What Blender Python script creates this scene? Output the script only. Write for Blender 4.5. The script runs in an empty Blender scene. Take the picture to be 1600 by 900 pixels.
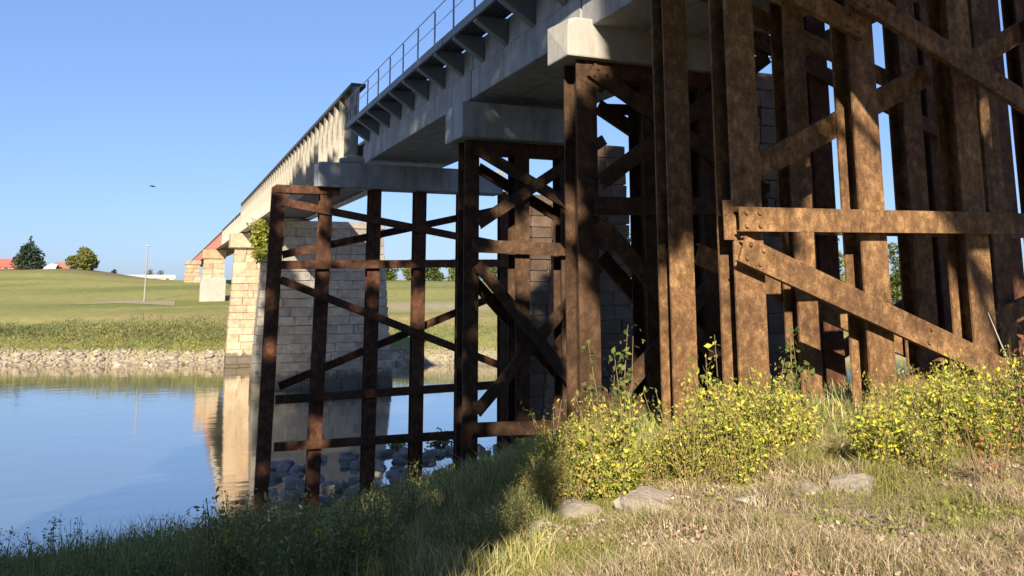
import bpy, math, random
import numpy as np
from mathutils import Vector, Matrix, Quaternion

rnd = random.Random(7)
rng = np.random.default_rng(11)
SC = bpy.context.scene
COL = SC.collection

# ------------------------------------------------------------------ camera
EZ = 8.9                      # eye height above the river
FPX = 1300.0                  # focal length in photo pixels (1600 wide)
PITCH = math.radians(9.0)
VPX = 265.0                   # vanishing point of the bridge axis (world +Y)
TH = math.atan((800 - VPX) * math.cos(PITCH) / FPX)
CY0 = 440 - FPX * math.tan(PITCH)
cam_d = bpy.data.cameras.new("camera")
cam = bpy.data.objects.new("camera", cam_d)
COL.objects.link(cam)
cam.location = (0, 0, EZ)
cam.rotation_euler = (math.pi / 2 + PITCH, 0, -TH)
cam_d.sensor_width = 36
cam_d.lens = FPX / 1600 * 36
cam_d.shift_y = -(450 - CY0) / 1600
cam_d.clip_end = 6000
SC.camera = cam

# ------------------------------------------------------------------ sky, sun, exposure
SUN_EL, SUN_AZ = math.radians(25.8), math.radians(26.0)   # azimuth: left of straight behind (-Y)
S = Vector((-math.sin(SUN_AZ) * math.cos(SUN_EL), -math.cos(SUN_AZ) * math.cos(SUN_EL), math.sin(SUN_EL)))
w = bpy.data.worlds.new("World")
SC.world = w
w.use_nodes = True
nt = w.node_tree
sky = nt.nodes.new("ShaderNodeTexSky")
sky.sky_type = 'NISHITA'
sky.sun_disc = False
sky.sun_elevation = SUN_EL
sky.sun_rotation = math.pi + SUN_AZ
sky.air_density = 1.0
sky.dust_density = 0.5
sky.ozone_density = 3.0
nt.nodes["Background"].inputs[1].default_value = 0.06
gam = nt.nodes.new("ShaderNodeGamma")          # the phone's tone curve on the sky: flatter, bluer
gam.inputs[1].default_value = 0.6
tint = nt.nodes.new("ShaderNodeMix"); tint.data_type = 'RGBA'; tint.blend_type = 'MULTIPLY'
tint.inputs[0].default_value = 1.0; tint.inputs[7].default_value = (1.22, 1.58, 2.36, 1); tint.clamp_result = False
nt.links.new(sky.outputs[0], gam.inputs[0]); nt.links.new(gam.outputs[0], tint.inputs[6])
nt.links.new(tint.outputs[2], nt.nodes["Background"].inputs[0])
sl = bpy.data.lights.new("sun", 'SUN')
sl.energy = 5.0
sl.angle = math.radians(0.53)
sl.color = (1.0, 0.86, 0.66)
sun = bpy.data.objects.new("sun", sl)
COL.objects.link(sun)
sun.rotation_euler = S.to_track_quat('Z', 'Y').to_euler()
SC.view_settings.view_transform = 'Standard'
SC.view_settings.look = 'None'
SC.view_settings.exposure = 1.25
SC.view_settings.gamma = 1.0

# ------------------------------------------------------------------ photo rays -> places
_R = np.array([math.cos(TH), -math.sin(TH), 0])
_F = np.array([math.sin(TH) * math.cos(PITCH), math.cos(TH) * math.cos(PITCH), math.sin(PITCH)])
_U = np.array([-math.sin(TH) * math.sin(PITCH), -math.cos(TH) * math.sin(PITCH), math.cos(PITCH)])
_C = np.array([0, 0, EZ])
def ray(u, v): return _F + (u - 800) / FPX * _R + (CY0 - v) / FPX * _U
def on_y(u, v, Y):
    d = ray(u, v); return _C + d * (Y / d[1])
def on_x(u, v, X):
    d = ray(u, v); return _C + d * (X / d[0])
def at_r(u, v, r):            # at horizontal distance r along the bridge-ish forward axis
    d = ray(u, v); h = math.hypot(d[0], d[1]); return _C + d * (r / h)
E1 = np.array([math.cos(SUN_AZ), -math.sin(SUN_AZ), 0])
_s = np.array(S)
E2 = np.array([0, 0, 1]) - _s[2] * _s
E2 /= np.linalg.norm(E2)
def sunspace(a, b, t): return _C + a * E1 + b * E2 + t * _s

# ------------------------------------------------------------------ helpers
def noise2(x, y, seed=0):
    xi = np.floor(x).astype(np.int64); yi = np.floor(y).astype(np.int64)
    xf = x - xi; yf = y - yi
    def h(a, b):
        n = (a * 374761393 + b * 668265263 + seed * 144665) & 0x7fffffff
        n = ((n ^ (n >> 13)) * 1274126177) & 0x7fffffff
        return ((n ^ (n >> 16)) & 0xffff) / 65535.0
    u = xf * xf * (3 - 2 * xf); v = yf * yf * (3 - 2 * yf)
    return (h(xi, yi) * (1 - u) + h(xi + 1, yi) * u) * (1 - v) + (h(xi, yi + 1) * (1 - u) + h(xi + 1, yi + 1) * u) * v
def fbm(x, y, seed=0, o=3):
    s = 0; a = 0.5
    for i in range(o):
        s = s + a * noise2(x * 2 ** i, y * 2 ** i, seed + i); a *= 0.5
    return s

def tag(o, label=None, cat=None, group=None, kind=None):
    if label: o['label'] = label
    if cat: o['category'] = cat
    if group: o['group'] = group
    if kind: o['kind'] = kind
    return o
def empty(name, loc, label, cat, group=None):
    o = bpy.data.objects.new(name, None)
    o.empty_display_size = 0.3
    COL.objects.link(o)
    o.location = loc
    return tag(o, label, cat, group)
def link(name, me, mat=None, parent=None, loc=None):
    if mat is not None and len(me.materials) == 0: me.materials.append(mat)
    o = bpy.data.objects.new(name, me)
    COL.objects.link(o)
    if parent is not None: o.parent = parent
    if loc is not None: o.location = loc
    return o
def dup(o, loc=None, rot=None, scale=None, label=None):
    r = o.copy(); COL.objects.link(r)
    if loc is not None: r.location = loc
    if rot is not None: r.rotation_euler = rot
    if scale is not None: r.scale = scale
    if label: r['label'] = label
    for ch in o.children:
        c = ch.copy(); COL.objects.link(c); c.parent = r
    return r

class MB:
    """collects shapes (world coordinates) for one mesh"""
    def __init__(s, org=(0, 0, 0)):
        s.v = []; s.f = []; s.org = Vector(org)
    def add(s, vs, fs):
        n = len(s.v)
        s.v += [tuple(Vector(p) - s.org) for p in vs]
        s.f += [tuple(i + n for i in f) for f in fs]
        return s
    def box(s, a, b):
        (x0, y0, z0), (x1, y1, z1) = a, b
        return s.add([(x0, y0, z0), (x1, y0, z0), (x1, y1, z0), (x0, y1, z0), (x0, y0, z1), (x1, y0, z1), (x1, y1, z1), (x0, y1, z1)],
                     [(0, 3, 2, 1), (4, 5, 6, 7), (0, 1, 5, 4), (1, 2, 6, 5), (2, 3, 7, 6), (3, 0, 4, 7)])
    def extr(s, prof, p0, p1, side):
        """profile points (i along side, j along side x axis) swept from p0 to p1"""
        p0 = Vector(p0); p1 = Vector(p1); ax = (p1 - p0).normalized()
        sd = Vector(side); sd = (sd - ax * sd.dot(ax)).normalized()
        nn = ax.cross(sd)
        n = len(prof)
        vs = [p0 + sd * i + nn * j for i, j in prof] + [p1 + sd * i + nn * j for i, j in prof]
        fs = [(k, (k + 1) % n, n + (k + 1) % n, n + k) for k in range(n)]
        return s.add(vs, fs + [tuple(range(n - 1, -1, -1)), tuple(range(n, 2 * n))])
    def tube(s, pts, rad, n=6):
        pts = [Vector(p) for p in pts]
        vs = []; fs = []
        for i, p in enumerate(pts):
            t = (pts[min(i + 1, len(pts) - 1)] - pts[max(i - 1, 0)]).normalized()
            a = t.orthogonal().normalized(); b = t.cross(a)
            r = rad[i] if hasattr(rad, '__len__') else rad
            for k in range(n):
                w_ = 2 * math.pi * k / n
                vs.append(p + (a * math.cos(w_) + b * math.sin(w_)) * r)
        for i in range(len(pts) - 1):
            for k in range(n):
                k2 = (k + 1) % n
                fs.append((i * n + k, i * n + k2, (i + 1) * n + k2, (i + 1) * n + k))
        fs += [tuple(range(n - 1, -1, -1)), tuple(range((len(pts) - 1) * n, len(pts) * n))]
        return s.add(vs, fs)
    def mesh(s, name):
        me = bpy.data.meshes.new(name)
        me.from_pydata(s.v, [], s.f)
        me.validate()
        import bmesh
        bm = bmesh.new(); bm.from_mesh(me)
        bmesh.ops.recalc_face_normals(bm, faces=bm.faces)
        bm.to_mesh(me); bm.free()
        return me
    def build(s, name, mat, parent=None, bevel=0, smooth=False):
        o = link(name, s.mesh(name), mat, parent)
        if bevel:
            m = o.modifiers.new("bevel", 'BEVEL'); m.width = bevel; m.segments = 2; m.limit_method = 'ANGLE'
        if smooth:
            o.data.polygons.foreach_set("use_smooth", [True] * len(o.data.polygons))
        return o

def np_mesh(name, V, quads=None, tris=None, cols=None):
    me = bpy.data.meshes.new(name)
    quads = np.zeros((0, 4), np.int32) if quads is None else quads.astype(np.int32)
    tris = np.zeros((0, 3), np.int32) if tris is None else tris.astype(np.int32)
    me.vertices.add(len(V)); me.vertices.foreach_set("co", V.astype(np.float32).ravel())
    nl = quads.size + tris.size
    me.loops.add(nl)
    me.loops.foreach_set("vertex_index", np.concatenate([quads.ravel(), tris.ravel()]))
    npol = len(quads) + len(tris)
    me.polygons.add(npol)
    st = np.concatenate([np.arange(len(quads)) * 4, quads.size + np.arange(len(tris)) * 3]).astype(np.int32)
    me.polygons.foreach_set("loop_start", st)
    me.update(calc_edges=True)
    if cols is not None:
        at = me.color_attributes.new("Col", 'FLOAT_COLOR', 'POINT')
        c4 = np.ones((len(V), 4), np.float32); c4[:, :3] = cols
        at.data.foreach_set("color", c4.ravel())
    return me

def unit(v): return v / np.maximum(np.linalg.norm(v, axis=-1, keepdims=True), 1e-9)
def leaves(C, size, cols, asp=0.55, up=0.0, g=None):
    """rhombic, slightly folded leaves at the centres C"""
    g = g or rng
    n = len(C)
    size = np.broadcast_to(np.asarray(size, float), (n,))[:, None]
    a = unit(g.normal(size=(n, 3)) + np.array([0, 0, up]))
    b = unit(np.cross(a, g.normal(size=(n, 3))))
    nrm = np.cross(a, b)
    V = np.stack([C - a * size, C + b * size * asp + nrm * size * .15, C + a * size, C - b * size * asp + nrm * size * .15], 1).reshape(-1, 3)
    F = np.arange(4 * n).reshape(n, 4)
    return V, F, np.repeat(cols, 4, 0)
def blades(P, h, wd, cols, lean=0.35, g=None):
    g = g or rng
    n = len(P)
    th = g.uniform(0, 2 * math.pi, n); d = np.stack([np.cos(th), np.sin(th), 0 * th], 1)
    th2 = g.uniform(0, 2 * math.pi, n); s = np.stack([np.cos(th2), np.sin(th2), 0 * th2], 1) * (wd[:, None] / 2)
    L = (h * g.uniform(0.05, lean * 2, n))[:, None]
    up = np.array([0, 0, 1.0])
    m = P + d * L * .3 + up * h[:, None] * .55
    t = P + d * L + up * (h * g.uniform(.85, 1, n))[:, None]
    V = np.stack([P - s, P + s, m + s * .75, m - s * .75, t], 1).reshape(-1, 3)
    i = np.arange(n)[:, None] * 5
    return V, i + np.array([[0, 1, 2, 3]]), i + np.array([[3, 2, 4]]), np.repeat(cols, 5, 0)

# ------------------------------------------------------------------ materials
def mat(name):
    m = bpy.data.materials.new(name); m.use_nodes = True
    n = m.node_tree; b = n.nodes["Principled BSDF"]
    return m, n, b
def N(n, t, **kw):
    x = n.nodes.new(t)
    for k, v in kw.items():
        if k.startswith('i_'):
            x.inputs[k[2:].replace('_', ' ')].default_value = v
        else: setattr(x, k, v)
    return x
def ramp(n, fac, stops):
    r = n.nodes.new("ShaderNodeValToRGB")
    e = r.color_ramp.elements
    while len(e) < len(stops): e.new(0.5)
    for k, (p, c) in enumerate(stops):
        e[k].position = p; e[k].color = (*c, 1)
    n.links.new(fac, r.inputs[0])
    return r.outputs[0]
def coords(n, scale=(1, 1, 1), kind='Object'):
    tc = N(n, "ShaderNodeTexCoord"); mp = N(n, "ShaderNodeMapping")
    mp.inputs['Scale'].default_value = scale
    n.links.new(tc.outputs[kind], mp.inputs[0])
    return mp.outputs[0]
def noise(n, vec, scale, detail=4, rough=.6):
    x = N(n, "ShaderNodeTexNoise"); x.inputs['Scale'].default_value = scale
    x.inputs['Detail'].default_value = detail; x.inputs['Roughness'].default_value = rough
    n.links.new(vec, x.inputs['Vector'])
    return x.outputs[0]
def mixc(n, f, a, b, mode='MIX'):
    x = N(n, "ShaderNodeMix", data_type='RGBA', blend_type=mode)
    for s, v in ((0, f), (6, a), (7, b)):
        if hasattr(v, 'is_linked'): n.links.new(v, x.inputs[s])
        elif s == 0: x.inputs[0].default_value = v
        else: x.inputs[s].default_value = (*v, 1)
    return x.outputs[2]
def bump(n, b, h, strength=.4, dist=.02):
    x = N(n, "ShaderNodeBump"); x.inputs['Strength'].default_value = strength; x.inputs['Distance'].default_value = dist
    n.links.new(h, x.inputs['Height']); n.links.new(x.outputs[0], b.inputs['Normal'])

def rust_mat(name, dark, mid, light):
    m, n, b = mat(name)
    v1 = coords(n, (1, 1, .7), 'Object'); v2 = coords(n, (1, 1, 1), 'Object')
    v3 = coords(n, (1, 1, .05), 'Object')
    a = noise(n, v1, 6, 9, .78); c = noise(n, v2, .9, 5); f = noise(n, v2, 45, 4); st = noise(n, v3, 6, 3)
    col = ramp(n, a, [(.28, dark), (.5, mid), (.78, light)])
    pale = ramp(n, c, [(.35, (.55, .5, .5)), (.65, (1.1, 1.05, 1.0))])
    col = mixc(n, 1.0, col, pale, 'MULTIPLY')
    col = mixc(n, .22, col, ramp(n, st, [(.36, (.5, .46, .42)), (.6, (1.15, 1.12, 1.1))]), 'MULTIPLY')
    speck = ramp(n, f, [(.35, (.6, .55, .5)), (.6, (1.15, 1.1, 1.05))])
    col = mixc(n, .7, col, speck, 'MULTIPLY')
    n.links.new(col, b.inputs['Base Color'])
    b.inputs['Roughness'].default_value = .82
    b.inputs['Specular IOR Level'].default_value = .25
    bump(n, b, f, .5, .01)
    return m
RUST = rust_mat("rusty_steel", (.045, .028, .018), (.185, .113, .057), (.52, .355, .185))
RUST_M = rust_mat("shaded_rusty_steel", (.03, .019, .014), (.075, .046, .028), (.2, .125, .07))  # darker copy of the rust; the bents' shade is put into its colour
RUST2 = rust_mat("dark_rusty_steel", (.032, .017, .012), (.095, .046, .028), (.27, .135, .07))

def concrete_mat(name, base, stain, amt=.6):
    m, n, b = mat(name)
    v = coords(n, (1, 1, 1)); vs = coords(n, (1.2, 1.2, .25))
    a = noise(n, v, 1.1, 6); c = noise(n, vs, 2.0, 7, .7); f = noise(n, v, 40, 2)
    col = ramp(n, a, [(.3, tuple(x * .75 for x in base)), (.7, base)])
    col = mixc(n, ramp(n, c, [(.44, (0, 0, 0)), (.72, (amt, amt, amt))]), col, stain)
    col = mixc(n, .5, col, ramp(n, f, [(.3, (.75, .75, .75)), (.7, (1.1, 1.1, 1.1))]), 'MULTIPLY')
    n.links.new(col, b.inputs['Base Color']); b.inputs['Roughness'].default_value = .9
    b.inputs['Specular IOR Level'].default_value = .2
    bump(n, b, f, .3, .006)
    return m
CONC = concrete_mat("grey_concrete", (.38, .39, .4), (.15, .145, .135), .85)
CONC_W = concrete_mat("white_cap_concrete", (.42, .41, .385), (.22, .2, .165), .7)
CONC_D = concrete_mat("weathered_pier_concrete", (.2, .17, .15), (.1, .085, .075), .8)
CONC_P = concrete_mat("pale_repair_concrete", (.36, .36, .33), (.3, .27, .22), .5)

def stone_mat(name, cols, tide=(.8, .8, .8)):
    m, n, b = mat(name)
    oi = N(n, "ShaderNodeObjectInfo")
    v = coords(n, (1, 1, 1), 'Object')
    col = ramp(n, oi.outputs['Random'], [(i / max(1, len(cols) - 1), c) for i, c in enumerate(cols)])
    geo = N(n, "ShaderNodeNewGeometry")
    a = noise(n, geo.outputs['Position'], 1.7, 6); f = noise(n, geo.outputs['Position'], 9, 4)
    col = mixc(n, .85, col, ramp(n, a, [(.3, (.62, .58, .55)), (.68, (1.12, 1.1, 1.08))]), 'MULTIPLY')
    col = mixc(n, .6, col, ramp(n, f, [(.3, (.7, .7, .7)), (.7, (1.1, 1.1, 1.1))]), 'MULTIPLY')
    sx = N(n, "ShaderNodeSeparateXYZ"); n.links.new(geo.outputs['Position'], sx.inputs[0])
    ad = N(n, "ShaderNodeMath", operation='MULTIPLY_ADD'); ad.inputs[1].default_value = -2.2; n.links.new(a, ad.inputs[0]); n.links.new(sx.outputs[2], ad.inputs[2])
    col = mixc(n, ramp(n, ad.outputs[0], [(0.0, tide), (.35, (0, 0, 0))]), col, (.045, .042, .035))
    n.links.new(col, b.inputs['Base Color']); b.inputs['Roughness'].default_value = .92
    b.inputs['Specular IOR Level'].default_value = .15
    bump(n, b, f, .6, .05)
    return m
STONE = stone_mat("limestone_block", [(.36, .28, .19), (.42, .34, .25), (.33, .255, .17), (.44, .38, .29), (.38, .27, .175)])
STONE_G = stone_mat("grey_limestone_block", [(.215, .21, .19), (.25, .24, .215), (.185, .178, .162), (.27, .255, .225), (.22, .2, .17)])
STONE_D = stone_mat("shade_darkened_stone", [(.1, .072, .055), (.135, .098, .074), (.082, .06, .046), (.12, .085, .062)])  # brownish stone, its colour darkened for the shade the piers stand in
MORTAR, n_, b_ = mat("mortar_core"); b_.inputs['Base Color'].default_value = (.2, .17, .13, 1); b_.inputs['Roughness'].default_value = .95
ROCK = stone_mat("rip_rap_rock", [(.26, .23, .19), (.33, .3, .25), (.22, .195, .165), (.37, .34, .29)], (0, 0, 0))
ROCK_D = stone_mat("wet_dark_rock", [(.26, .25, .24), (.33, .32, .3), (.2, .195, .19)], (.25, .25, .25))

def girder_mat(name, base, rust, t0):
    m, n, b = mat(name)
    vs = coords(n, (1.7, 1.7, .18)); v = coords(n, (1, 1, 1))
    a = noise(n, vs, 2.2, 6, .7); f = noise(n, v, 6, 4)
    col = mixc(n, ramp(n, a, [(t0, (0, 0, 0)), (t0 + .2, (1, 1, 1))]), base, rust)
    col = mixc(n, .5, col, ramp(n, f, [(.3, (.7, .68, .65)), (.7, (1.1, 1.1, 1.1))]), 'MULTIPLY')
    n.links.new(col, b.inputs['Base Color']); b.inputs['Roughness'].default_value = .7
    b.inputs['Specular IOR Level'].default_value = .25
    return m
CREAM = girder_mat("peeling_cream_paint", (.36, .345, .3), (.06, .05, .042), .43)
RED = girder_mat("faded_red_paint", (.26, .125, .105), (.36, .28, .24), .5)
DARKST, n_, b_ = mat("dark_steel"); b_.inputs['Base Color'].default_value = (.05, .045, .045, 1); b_.inputs['Roughness'].default_value = .7
GALV, n_, b_ = mat("galvanised_steel"); b_.inputs['Base Color'].default_value = (.3, .31, .32, 1); b_.inputs['Roughness'].default_value = .45; b_.inputs['Metallic'].default_value = .6
STEELP, n_, b_ = mat("bracket_grey_steel"); b_.inputs['Base Color'].default_value = (.15, .17, .185, 1); b_.inputs['Roughness'].default_value = .6

def foliage_mat(name, trans=.35, tint=(1, 1, 1)):
    m = bpy.data.materials.new(name); m.use_nodes = True
    n = m.node_tree; n.nodes.clear()
    at = N(n, "ShaderNodeAttribute", attribute_name="Col")
    c = mixc(n, 1.0, at.outputs['Color'], tint, 'MULTIPLY')
    d = N(n, "ShaderNodeBsdfDiffuse"); t = N(n, "ShaderNodeBsdfTranslucent"); mx = N(n, "ShaderNodeMixShader")
    o = N(n, "ShaderNodeOutputMaterial")
    mx.inputs[0].default_value = trans
    n.links.new(c, d.inputs[0]); n.links.new(c, t.inputs[0])
    n.links.new(d.outputs[0], mx.inputs[1]); n.links.new(t.outputs[0], mx.inputs[2]); n.links.new(mx.outputs[0], o.inputs[0])
    return m
FOL = foliage_mat("leaf_foliage", .35, (.9, .9, .88))
GRASS = foliage_mat("grass_blades", .3, (1.0, .97, .94))
def plain(name, c, rough=.8):
    m, n, b = mat(name)
    v = coords(n, (1, 1, 1)); a = noise(n, v, 3, 5)
    col = mixc(n, 1.0, c, ramp(n, a, [(.3, (.75, .75, .75)), (.7, (1.15, 1.15, 1.15))]), 'MULTIPLY')
    n.links.new(col, b.inputs['Base Color']); b.inputs['Roughness'].default_value = rough
    b.inputs['Specular IOR Level'].default_value = .2
    return m
BARK = plain("bark", (.12, .09, .065), .9)
STEM = plain("weed_stem", (.2, .15, .08), .9)
DRIFT = plain("bleached_driftwood", (.42, .37, .3), .9)
ROOF_R = plain("red_roof", (.5, .13, .1)); WALL_W = plain("white_siding", (.6, .58, .54)); WALL_R = plain("red_brick_wall", (.36, .17, .12))
POLE = plain("grey_pole", (.26, .25, .23)); GLASS, n_, b_ = mat("window_glass"); b_.inputs['Base Color'].default_value = (.05, .07, .09, 1); b_.inputs['Roughness'].default_value = .1
BIRD = plain("dark_feathers", (.05, .05, .055)); YEL = plain("yellow_petals", (.75, .55, .02), .7); BROWNC = plain("flower_centre", (.2, .12, .02))

# ground colours come with the mesh (turf, dry grass, sand, mud), fine mottling from noise
GROUND, n_, b_ = mat("bank_soil_and_turf")
at_ = N(n_, "ShaderNodeAttribute", attribute_name="Col")
geo_ = N(n_, "ShaderNodeNewGeometry")
g1 = noise(n_, geo_.outputs['Position'], .9, 6); g2 = noise(n_, geo_.outputs['Position'], 14, 4)
c_ = mixc(n_, .7, at_.outputs['Color'], ramp(n_, g1, [(.3, (.65, .65, .6)), (.7, (1.2, 1.18, 1.1))]), 'MULTIPLY')
c_ = mixc(n_, .6, c_, ramp(n_, g2, [(.3, (.6, .6, .6)), (.7, (1.2, 1.2, 1.2))]), 'MULTIPLY')
n_.links.new(c_, b_.inputs['Base Color']); b_.inputs['Roughness'].default_value = .95; b_.inputs['Specular IOR Level'].default_value = .1
bump(n_, b_, g2, .7, .05)

WATER, n_, b_ = mat("river_water")
n_.nodes.remove(b_)
o_ = [x for x in n_.nodes if x.type == 'OUTPUT_MATERIAL'][0]
geo_ = N(n_, "ShaderNodeNewGeometry")
mp_ = N(n_, "ShaderNodeMapping"); mp_.inputs['Scale'].default_value = (.35, 1.0, 1); mp_.inputs['Rotation'].default_value = (0, 0, .3)
n_.links.new(geo_.outputs['Position'], mp_.inputs[0])
w1 = noise(n_, mp_.outputs[0], .8, 3, .5)
bp_ = N(n_, "ShaderNodeBump"); bp_.inputs['Strength'].default_value = .3; bp_.inputs['Distance'].default_value = .05
n_.links.new(w1, bp_.inputs['Height'])
gl_ = N(n_, "ShaderNodeBsdfGlossy"); gl_.inputs['Roughness'].default_value = .06; gl_.inputs['Color'].default_value = (.96, .93, .86, 1)
df_ = N(n_, "ShaderNodeBsdfDiffuse"); df_.inputs['Color'].default_value = (.09, .1, .085, 1)
fr_ = N(n_, "ShaderNodeFresnel"); fr_.inputs['IOR'].default_value = 1.9
mx_ = N(n_, "ShaderNodeMixShader")
ad_ = N(n_, "ShaderNodeMath", operation='MULTIPLY_ADD'); ad_.inputs[1].default_value = .75; ad_.inputs[2].default_value = .42; ad_.use_clamp = True
n_.links.new(fr_.outputs[0], ad_.inputs[0]); n_.links.new(ad_.outputs[0], mx_.inputs[0])
n_.links.new(bp_.outputs[0], gl_.inputs['Normal'])
n_.links.new(df_.outputs[0], mx_.inputs[1]); n_.links.new(gl_.outputs[0], mx_.inputs[2]); n_.links.new(mx_.outputs[0], o_.inputs[0])

# ------------------------------------------------------------------ terrain
def near_q(X, Y): return Y - .8 * (np.clip(X, 2, 10) - 7.5)
def far_d(X, Y): return Y - (99.5 - .4 * np.clip(X, -40, 45))
def ground(X, Y):
    X = np.asarray(X, float); Y = np.asarray(Y, float)
    q = near_q(X, Y) + 1.2 * (fbm(X * .3, Y * .3, 3) - .45)
    near = EZ + np.interp(q, [-60, -10, 0, 4, 8, 11, 14.5, 17.5, 20.5, 27, 32, 35.5, 43, 60], [-.9, -1.35, -1.5, -1.56, -1.8, -2.15, -2.95, -3.9, -4.9, -6.7, -8.0, -8.9, -10.3, -11.5])
    near = near + (fbm(X * 1.3, Y * 1.3, 9) - .45) * .22
    d = far_d(X, Y) + 1.5 * (fbm(X * .1, Y * .1, 5) - .45)
    s = np.clip((4 - X) / 36, 0, 1); s = s * s * (3 - 2 * s)
    P = 9.2 + 3.7 * s
    base = np.interp(d, [-30, -8, 0, 3, 8, 20, 55, 105], [-2.6, -1.2, -.1, 1.4, 2.5, 4.3, 5.9, 8.5])
    k = np.clip((d - 90) / 75, 0, 1); k = k * k * (3 - 2 * k)
    far = base + (P - 8.5) * k + (fbm(X * .05, Y * .05, 21) - .45) * np.clip(d / 40, 0, 1) * .8
    return np.maximum(near, far)
def gz(x, y): return float(ground(np.array([x]), np.array([y]))[0])

xs = np.concatenate([np.linspace(-900, -80, 14), np.linspace(-75, -15, 25), np.arange(-14, 22, .36), np.linspace(22.5, 90, 35), np.linspace(100, 1100, 16)])
ys = np.concatenate([np.linspace(-120, -10, 12), np.linspace(-9, -1, 9), np.arange(0, 40, .36), np.linspace(40.5, 88, 20), np.linspace(89, 125, 50), np.linspace(127, 300, 70), np.linspace(320, 2600, 14)])
GX, GY = np.meshgrid(xs, ys)
GZ = ground(GX, GY)
V = np.stack([GX, GY, GZ], -1).reshape(-1, 3)
nx, ny = len(xs), len(ys)
ii = (np.arange(ny - 1)[:, None] * nx + np.arange(nx - 1)[None, :]).ravel()
Q = np.stack([ii, ii + 1, ii + nx + 1, ii + nx], 1)
x, y, z = V[:, 0], V[:, 1], V[:, 2]
def lerp(a, b, t): return a * (1 - t[:, None]) + b * t[:, None]
dirt = np.array([.27, .215, .15]); straw = np.array([.36, .31, .21]); green = np.array([.1, .125, .045]); mud = np.array([.12, .1, .075])
nz = fbm(x * .6, y * .6, 31)
cn = lerp(np.tile(straw, (len(x), 1)), np.tile(dirt, (len(x), 1)), np.clip((nz - .35) * 4, 0, 1))
cn = lerp(cn, np.tile(green, (len(x), 1)), np.clip((4.5 - (.9135 * x - .4067 * y) * 2.5) / 6, 0, .75))
cn = lerp(cn, np.tile(mud, (len(x), 1)), np.clip((1.6 - z) / 1.2, 0, 1))
d_ = far_d(x, y)
lawn = np.array([.36, .35, .13]); lawn2 = np.array([.24, .27, .09]); dry = np.array([.42, .34, .17]); sand = np.array([.46, .4, .29]); heath = np.array([.27, .22, .12])
nf = fbm(x * .02, y * .11, 41); nf2 = fbm(x * .05, y * .05, 43)
cf = lerp(np.tile(lawn, (len(x), 1)), np.tile(lawn2, (len(x), 1)), np.clip((nf - .38) * 5, 0, 1))
cf = lerp(cf, np.tile(dry, (len(x), 1)), np.clip(1 - np.abs(d_ - 17 - 6 * nf2) / 6, 0, 1) * np.clip((x + 14) / 10, .1, 1))
cf = lerp(cf, np.tile(heath, (len(x), 1)), np.clip((d_ - 128) / 20, 0, 1) * np.clip((4 - x) / 18, 0, 1))
cf = lerp(cf, np.tile(sand, (len(x), 1)), np.clip((3.5 - d_) / 2, 0, 1))
cf = lerp(cf, np.tile(sand, (len(x), 1)), np.clip(1 - np.abs(d_ - 40) / 14, 0, 1) * np.clip((x - 16) / 8, 0, 1))
cf = lerp(cf, np.tile(mud, (len(x), 1)), np.clip((.25 - z) / .5, 0, 1))
farm = np.clip((y - 70) / 4, 0, 1)
me = np_mesh("ground", V, Q, None, lerp(cn, cf * .72, farm))
me.polygons.foreach_set("use_smooth", [True] * len(me.polygons))
g_ = link("ground", me, GROUND); tag(g_, kind='structure')
wv = np.array([(-900, -60, 0), (1100, -60, 0), (1100, 200, 0), (-900, 200, 0)], float)
wm = np_mesh("river", wv, np.array([[0, 1, 2, 3]]))
tag(link("river", wm, WATER), kind='structure')

# pale path across the far lawn
pv = []
for k in range(40):
    t = k / 39
    px = -15 + 16 * t
    py = 99.5 - .4 * np.clip(px, -40, 45) + 44 + 7 * math.sin(t * 2.2) - 4 * t
    for s_ in (-5 * t - .3, 5 * t + .3): pv.append((px, py + s_, gz(px, py + s_) + .05))
pv = np.array(pv)
pq = np.array([[2 * k, 2 * k + 2, 2 * k + 3, 2 * k + 1] for k in range(39)])
tag(link("path", np_mesh("path", pv, pq), plain("pale_gravel", (.27, .24, .15))), kind='structure')

# ------------------------------------------------------------------ steel pile bents
def hprof(wd, dp, tf=.035, tw=.03):
    a, b = wd / 2, dp / 2
    return [(-a, -b), (a, -b), (a, -b + tf), (tw / 2, -b + tf), (tw / 2, b - tf), (a, b - tf), (a, b), (-a, b), (-a, b - tf), (-tw / 2, b - tf), (-tw / 2, -b + tf), (-a, -b + tf)]
def cprof(h, t, tf=.022):
    """channel: back faces -Y (towards the viewer), lips turn away from it; i across (depth), j along height"""
    a = h / 2
    return [(0, -a), (t, -a), (t, -a + tf), (tf, -a + tf), (tf, a - tf), (t, a - tf), (t, a), (0, a)]

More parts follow.
